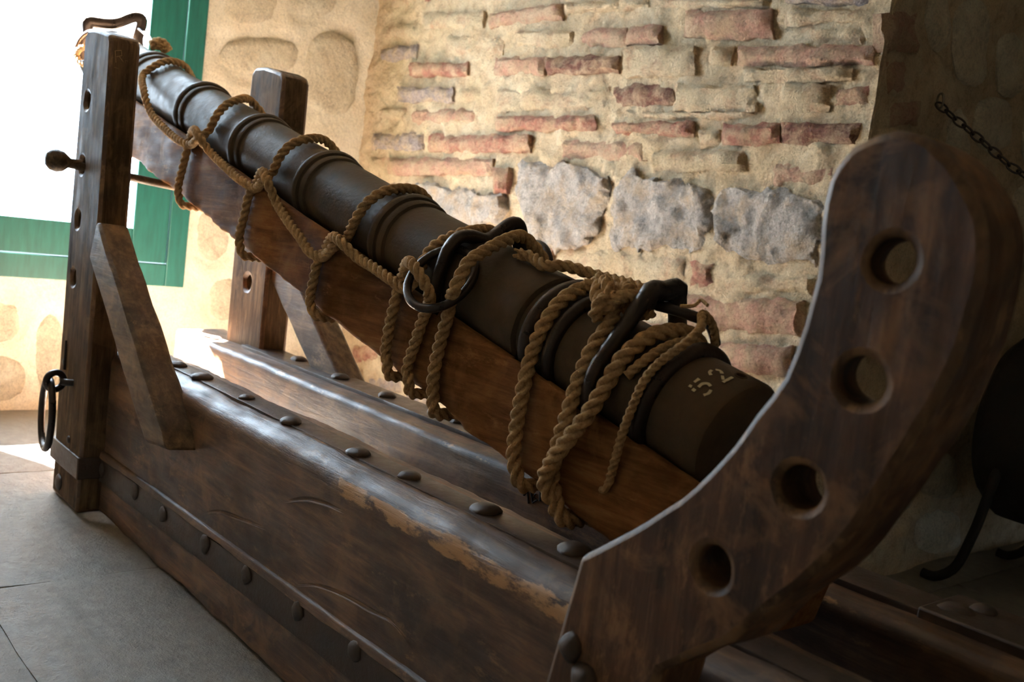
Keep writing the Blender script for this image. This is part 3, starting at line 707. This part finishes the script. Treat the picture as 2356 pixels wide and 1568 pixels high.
ya, ua, yb, ub = saddle(.240, (1494, 674), (1556, 668), .107, .0140, .003, 1.2)
tube('lifting_iron', [cross(.238, YC+ya*1.05, ua*.86), cross(.238, YC+ya, ua+.004), cross(.238, YC+(ya+yb)/2, (ua+ub)/2+.002), cross(.238, YC+yb, ub+.004), cross(.238, YC+yb*1.05, ub*.86)], .0175, 'iron', can, 14, .008)
tube('lifting_ring', [ony(1512, 702, 1.262), ony(1550, 712, 1.268), ony(1600, 729, 1.29), ony(1634, 748, 1.335), ony(1646, 790, 1.375)], .0095, 'iron', can)

# ------------------------------------------------------------------ ropes
RR = .0125
def F(px, py, k=1.0): return ony(px, py, ym-RR*k-.002)
def B(px, py, r=.0935, k=1.0): return oncyl(px, py, r+RR*k)[2]
def far_under(s_top, s_bot, px_bot, rr=RR, y_near=None, r=.0935):
    """from the top of the barrel down its far side, under the stock and up to the near lower edge"""
    q = [bar(s_top-.004, 112, r+rr), bar(s_top-.01, 145, r+rr), bar(s_top-.015, 172, r+rr)]
    e = rr+.002; s2 = s_bot
    q += [cross(s_top-.02, yM+e, U0-.05), cross((s_top+s2)/2, yM+e, U0-HT+.02), cross(s2*.7+s_top*.3, yM+e*.8, U0-HT-e*.8), cross(s2, yM-.03, U0-HT-e), cross(s2, YC, U0-HT-e), cross(s2, ym+.03, U0-HT-e), cross(s2, ym-e*.55, U0-HT-e*.8)]
    return q
def s_of(px, py, y=ym): p = ony(px, py, y)-O; return -p.dot(AX)
path = [bar(2.60, 150, .091+RR), bar(2.60, 120, .091+RR), B(410, 141), B(374, 150), B(347, 183), F(336, 208, 2.0)]
path = [bar(2.62, 150, .091+RR), bar(2.60, 115, .091+RR), bar(2.585, 85, .091+RR), bar(2.57, 55, .091+RR), bar(2.58, 25, .091+RR), F(332, 212, 1.8)]
hitches = [
 dict(long=[(345, 255), (380, 297), (415, 325)], k=[(438, 333)], arc=[(478, 303), (497, 268), (520, 242), (550, 229)], bot=(425, 470), up=[(411, 448), (410, 428), (420, 385), (429, 350)], loop=[(437, 318, .6), (447, 298, 2.2), (460, 318, 3.2)]),
 dict(long=[(480, 345), (520, 385), (558, 417)], k=[(588, 433)], arc=[(626, 397), (641, 365), (668, 334), (703, 320)], bot=(568, 583), up=[(552, 565), (551, 540), (563, 490), (572, 450)], loop=[(586, 428, .6), (604, 395, 2.2), (616, 420, 3.2)]),
 dict(long=[(634, 462), (665, 512), (692, 548), (714, 580)], k=[(740, 591)], arc=[(797, 547), (815, 510), (846, 465), (886, 440)], bot=(738, 722), up=[(716, 705), (714, 680), (722, 640), (730, 604)], loop=[(746, 578, .6), (766, 545, 2.2), (784, 556, 3.2)]),
]
for h in hitches:
    path += [F(x, y, 1.6) for x, y in h['long']]+[F(x, y, 1.1) for x, y in h['k']]+[F((h['k'][0][0]+h['arc'][0][0])/2, (h['k'][0][1]+h['arc'][0][1])/2-2, 1.8)]
    path += [B(x, y) for x, y in h['arc']]
    st = oncyl(*h['arc'][-1], .0935)[0]; sb = s_of(*h['bot'])
    path += far_under(st-.01, sb, None)
    path += [F(x, y, 1.0) for x, y in h['up']]+[F(x, y, k) for x, y, k in h['loop']]
# last stretch to the lifting ring: bight through the ring, turns round stock
path += [F(822, 592, 1.6), F(858, 614, 1.6), F(898, 642, 1.6), F(930, 662, 1.3), F(958, 640, 1.6), B(975, 600), B(997, 568), B(1040, 544, .097), B(1072, 534, .0985)]
st = .775
path += far_under(st-.01, s_of(905, 852), None)+[F(890, 830, 1.0), F(887, 812), F(896, 750), F(911, 685), F(922, 650, .6), F(936, 606, 2.8), F(952, 611, 5.6), F(970, 638, 5.6), F(986, 672, 4.2), F(986, 702, 1.6), F(974, 730), F(955, 788), F(936, 850), F(939, 868, 1.0), cross(s_of(955, 890), ym-RR*.6, U0-HT-RR*.85)]
sb = s_of(955, 890)
path += [cross(sb, ym+.03, U0-HT-RR-.002), cross(sb-.03, YC, U0-HT-RR-.002), cross(sb-.06, yM+RR, U0-HT), cross(sb-.06, yM+RR+.002, U0-.08), cross(sb-.05, yM+.03, U0+.02)]
mrope = rope('lashing_rope', path, RR, None, base=cross(1.6, ym, -.24)); tag(mrope, 'tan hemp rope hitched in a row along barrel and stock up to the iron ring', 'rope')
# second rope: up through the ring, over the saddle, away behind the tube
p2 = [cross(s_of(1010, 940), YC+.05, U0-HT-.016), cross(s_of(1010, 940), ym+.03, U0-HT-.016), cross(s_of(1010, 940), ym-.008, U0-HT-.011), F(996, 908, 1.08), F(997, 865, 1.08), F(1013, 785, 1.1), F(1029, 730, 1.15), F(1037, 692, 1.3), F(1046, 664, 3.0), B(1057, 640, .0935, 3.9), B(1078, 603, .0955, 3.5), B(1118, 576, .0955, 2.2), B(1172, 549, .0955, 1.9), bar(.66, 105, .125), bar(.64, 135, .118), bar(.62, 165, .114), cross(.62, yM+.03, U0-.06)]
r2 = rope('ring_lashing', p2, .0135, None, base=cross(.7, ym, -.24)); tag(r2, 'tan rope running through the iron ring and over the bent lifting iron', 'rope')
# slack rope end lying behind the breech
p3 = [oncyl(x, y, r)[2] for x, y, r in ((1196, 584, .112), (1222, 590, .113), (1254, 611, .113), (1302, 612, .118), (1375, 634, .1235), (1445, 652, .121), (1484, 664, .120))]
r3 = rope('slack_rope', p3, .012, None, base=p3[3]); tag(r3, 'pale loose rope end with frayed tip leading to the knot', 'rope')
tipv = []; tipf = []
for k in range(7):
    d = V((-.018, random.uniform(-.008, .008), random.uniform(-.008, .008))); q = p3[0]+V((.004, random.uniform(-.005, .005), random.uniform(-.006, .006)))
    vv, ff = tube_geo([q, q+d*.5, q+d], .0025, 5); n0 = len(tipv); tipv += vv; tipf += [tuple(i+n0 for i in q_) for q_ in ff]
BASE[r3] = V(p3[3]); mk('frayed_tip', tipv, tipf, 'rope', r3, None)
# breech lashings
RB = .0142
def F3(px, py, k=1.0): return ony(px, py, ym-RB*k-.002)
def B3(px, py, r=.096, k=1.0): return oncyl(px, py, r+RB*k)[2]
br = thing('breech_lashing', cross(.35, ym, -.24), 'thick tan rope turns with a large knot bound round breech and stock', 'rope')
def under(sb, y_to=YC+.05): return [cross(sb, y_to, U0-HT-RB-.002), cross(sb, ym+.035, U0-HT-RB-.002), cross(sb, ym-RB*.55, U0-HT-RB*.85)]
kc = oncyl(1412, 690, .128)[2]; ka = (AX+V((0, .22, 0))).normalized(); q_ = kc-O; kn = (q_-AX*q_.dot(AX)).normalized(); kb = kn.cross(ka).normalized(); kn = ka.cross(kb)
if kn.dot(q_) < 0: kn = -kn
q1 = under(s_of(1213, 1092))+[F3(1183, 1062, 1.05), F3(1182, 1035), F3(1190, 966), F3(1206, 882), B3(1225, 810, .094), B3(1252, 746, .094), B3(1294, 690, .094), bar(.399, 75, .1085), bar(.398, 100, .11), bar(.396, 130, .11), bar(.39, 165, .11), cross(.39, yM+.02, U0-.06)]
v, f = rope_geo(q1, RB); mk('rope_turn', v, f, 'rope', br, None, sharp=50)
q2 = [kc-kn*.012+ka*.004, B3(1408, 738, .097), B3(1366, 796), B3(1334, 866), F3(1308, 945, 1.1), F3(1288, 1005), F3(1274, 1060), F3(1270, 1110, 1.0), F3(1276, 1135, 1.0)]+under(s_of(1300, 1160))[::-1]
v, f = rope_geo(q2, RB); mk('rope_turn', v, f, 'rope', br, None, sharp=50)
q3 = [bar(.183, 130, .111), bar(.184, 105, .111), bar(.186, 85, .111), bar(.194, 64, .111), B3(1437, 818), B3(1391, 890), F3(1352, 953, 1.6), F3(1310, 1006, 2.6), F3(1273, 1056, 2.8), F3(1253, 1100, 2.4), F3(1262, 1138, 1.7), F3(1276, 1150, 1.2)]+under(s_of(1315, 1163))[::-1]
v, f = rope_geo(q3, RB*1.03); mk('rope_turn', v, f, 'rope', br, None, sharp=50)
q4 = [bar(.157, 125, .104), bar(.157, 100, .104), bar(.158, 80, .104), bar(.162, 58, .104), bar(.168, 38, .1045), bar(.178, 18, .106)]
v, f = rope_geo(q4, .009); mk('rope_turn', v, f, 'rope', br, None, sharp=50)
# the knot: two interlaced loops and a bight
K1 = [kc+ka*(.036*math.sin(t)+.024*math.sin(2*t))+kb*(.030*math.cos(t)-.020*math.cos(2*t))+kn*(-.017*math.sin(3*t)) for t in [2*math.pi*i/40 for i in range(40)]]
v, f = rope_geo(K1, .0122, closed=True); mk('knot', v, f, 'rope', br, None, sharp=50)
K2 = [kc-ka*.062+kn*.004, kc-ka*.042+kb*.016+kn*.012, kc-ka*.015-kb*.004+kn*.026, kc+ka*.012-kb*.022+kn*.018, kc+ka*.034-kb*.002+kn*.024, kc+ka*.05+kb*.012+kn*.006, kc+ka*.075+kb*.004]
v, f = rope_geo(K2, .012); mk('knot', v, f, 'rope', br, None, sharp=50)
K3 = [kc+kb*.036-ka*.02, kc+kb*.026+ka*.004+kn*.016, kc+kb*.006+ka*.022+kn*.026, kc-kb*.02+ka*.02+kn*.016, kc-kb*.036+ka*.002, kc-kb*.022-ka*.022+kn*.012, kc+kb*.004-ka*.036+kn*.014, kc+kb*.022-ka*.052]
v, f = rope_geo(K3, .0118); mk('knot', v, f, 'rope', br, None, sharp=50)
# thin cord hanging from the breech iron
def FT(px, py, k=1.0): return ony(px, py, ym-.008*k-.002)
pt = [ony(1641, 812, 1.33), ony(1645, 775, 1.32), ony(1636, 742, 1.30), ony(1617, 722, 1.27), ony(1611, 756, 1.225), ony(1582, 785, 1.195), oncyl(1519, 832, .1235)[2], oncyl(1482, 875, .1235)[2], oncyl(1458, 928, .121)[2], FT(1434, 990, 2.2), FT(1415, 1057, 1.5), FT(1400, 1112, 1.0)]
cord = rope('thin_cord', pt, .0078, None, base=pt[-1]); tag(cord, 'thin frayed brown cord hanging down over the stock beside the breech', 'cord')
BASE[cord] = V(pt[-1])
vv, ff = tube_geo(cat_rom([pt[-1], pt[-1]+V((-.006, -.001, -.012)), pt[-1]+V((-.014, 0, -.014))], .004), .006, 8); mk('cord_end', vv, ff, 'rope', cord, None)
cw = cat_rom([ony(1566, 704, 1.25), ony(1598, 702, 1.255), ony(1612, 690, 1.265), ony(1628, 702, 1.26)], .004); vv, ff = tube_geo(cw, .003, 6); mk('loose_strand', vv, ff, 'rope', cord, None)
# rope tied round the muzzle iron
mz = thing('muzzle_rope', cross(2.9, YC, .09), 'short coil of tan rope tied on the muzzle behind the front post', 'rope')
mc = bar(2.83, 106, .120)
for ph, up_ in ((0, .004), (1.7, .014)):
    P = [mc+AX*(.018*math.sin(t+ph)+.012*math.sin(2*t))+V((0, 1, 0))*(.017*math.cos(t)-.011*math.cos(2*t+ph))+UP*(up_-.010*math.sin(3*t)) for t in [2*math.pi*i/36 for i in range(36)]]
    v, f = rope_geo(P, .0105, closed=True); mk('rope_coil', v, f, 'rope', mz, None, sharp=50)
pm = [ony(194, 108, 1.13), ony(184, 112, 1.12), ony(176, 126, 1.12), ony(184, 142, 1.125), ony(200, 150, 1.14), ony(215, 150, 1.16)]
v, f = rope_geo(pm, .0115); mk('rope_coil', v, f, 'rope', mz, None, sharp=50)

# ------------------------------------------------------------------ barrier chain, dark exhibit in the recess
hk = onx(2155, 232, XJ+.02)
ch = thing('barrier_chain', hk, 'slack iron chain hanging from a hook on the shaded return wall', 'chain')
torus('hook', hk+V((.012, 0, 0)), (.6, .75, .1), .022, .0035, 'steel', ch, 24)
wp = ony(2356, 402, 2.97)
cp = cat_rom([hk+V((.02, 0, -.02)), hk.lerp(wp, .5)+V((.01, 0, -.012)), wp, V((wp.x+.35, 2.97, wp.z-.12)), V((wp.x+.85, 2.97, wp.z-.10)), V((wp.x+1.35, 2.97, wp.z+.12))], .002)
acc = 0; nxt = 0; par = 0; prev = cp[0]
for i, p in enumerate(cp[:-4]):
    acc += (p-prev).length; prev = p
    if acc >= nxt:
        t = (cp[i+3]-p).normalized(); n = V((.3, -.8, .5)); n = (n-t*n.dot(t)).normalized(); n = n if par % 2 == 0 else t.cross(n)
        torus('chain_link', p, n, .0115, .0032, 'iron', ch, 18, ell=2.1, updir=t); par += 1; nxt += .0375
ex = thing('iron_cask', (-1.05, 3.62, 0), 'black iron exhibit on curved legs standing in the dark recess', 'exhibit')
cp_ = [(-1.435, .18), (-1.43, .29), (-1.40, .32), (-1.38, .335), (-1.12, .345), (-.9, .335), (-.55, .33), (-.40, .30), (-.36, .16)]
v = []; f = []; NS = 36; cz, cy = .56, 3.62
for x, r in [(-1.435, .001)]+cp_+[(-.36, .001)]:
    for k in range(NS): v.append(V((x, cy+r*math.cos(2*math.pi*k/NS), cz+r*math.sin(2*math.pi*k/NS))))
for i in range(len(cp_)+1):
    for k in range(NS): f.append((i*NS+k, i*NS+(k+1) % NS, (i+1)*NS+(k+1) % NS, (i+1)*NS+k))
mk('body', v, f, 'black', ex, None, True, sharp=40)
for x in (-1.31, -.5):
    for sy in (-1, 1):
        y = cy+sy*.30
        tube('leg', [V((x, y-sy*.02, .52)), V((x-.02, y, .40)), V((x-.055, y, .20)), V((x-.10, y, .06)), V((x-.16, y, .014)), V((x-.20, y, .014))], .017, 'black', ex, 10, .02)
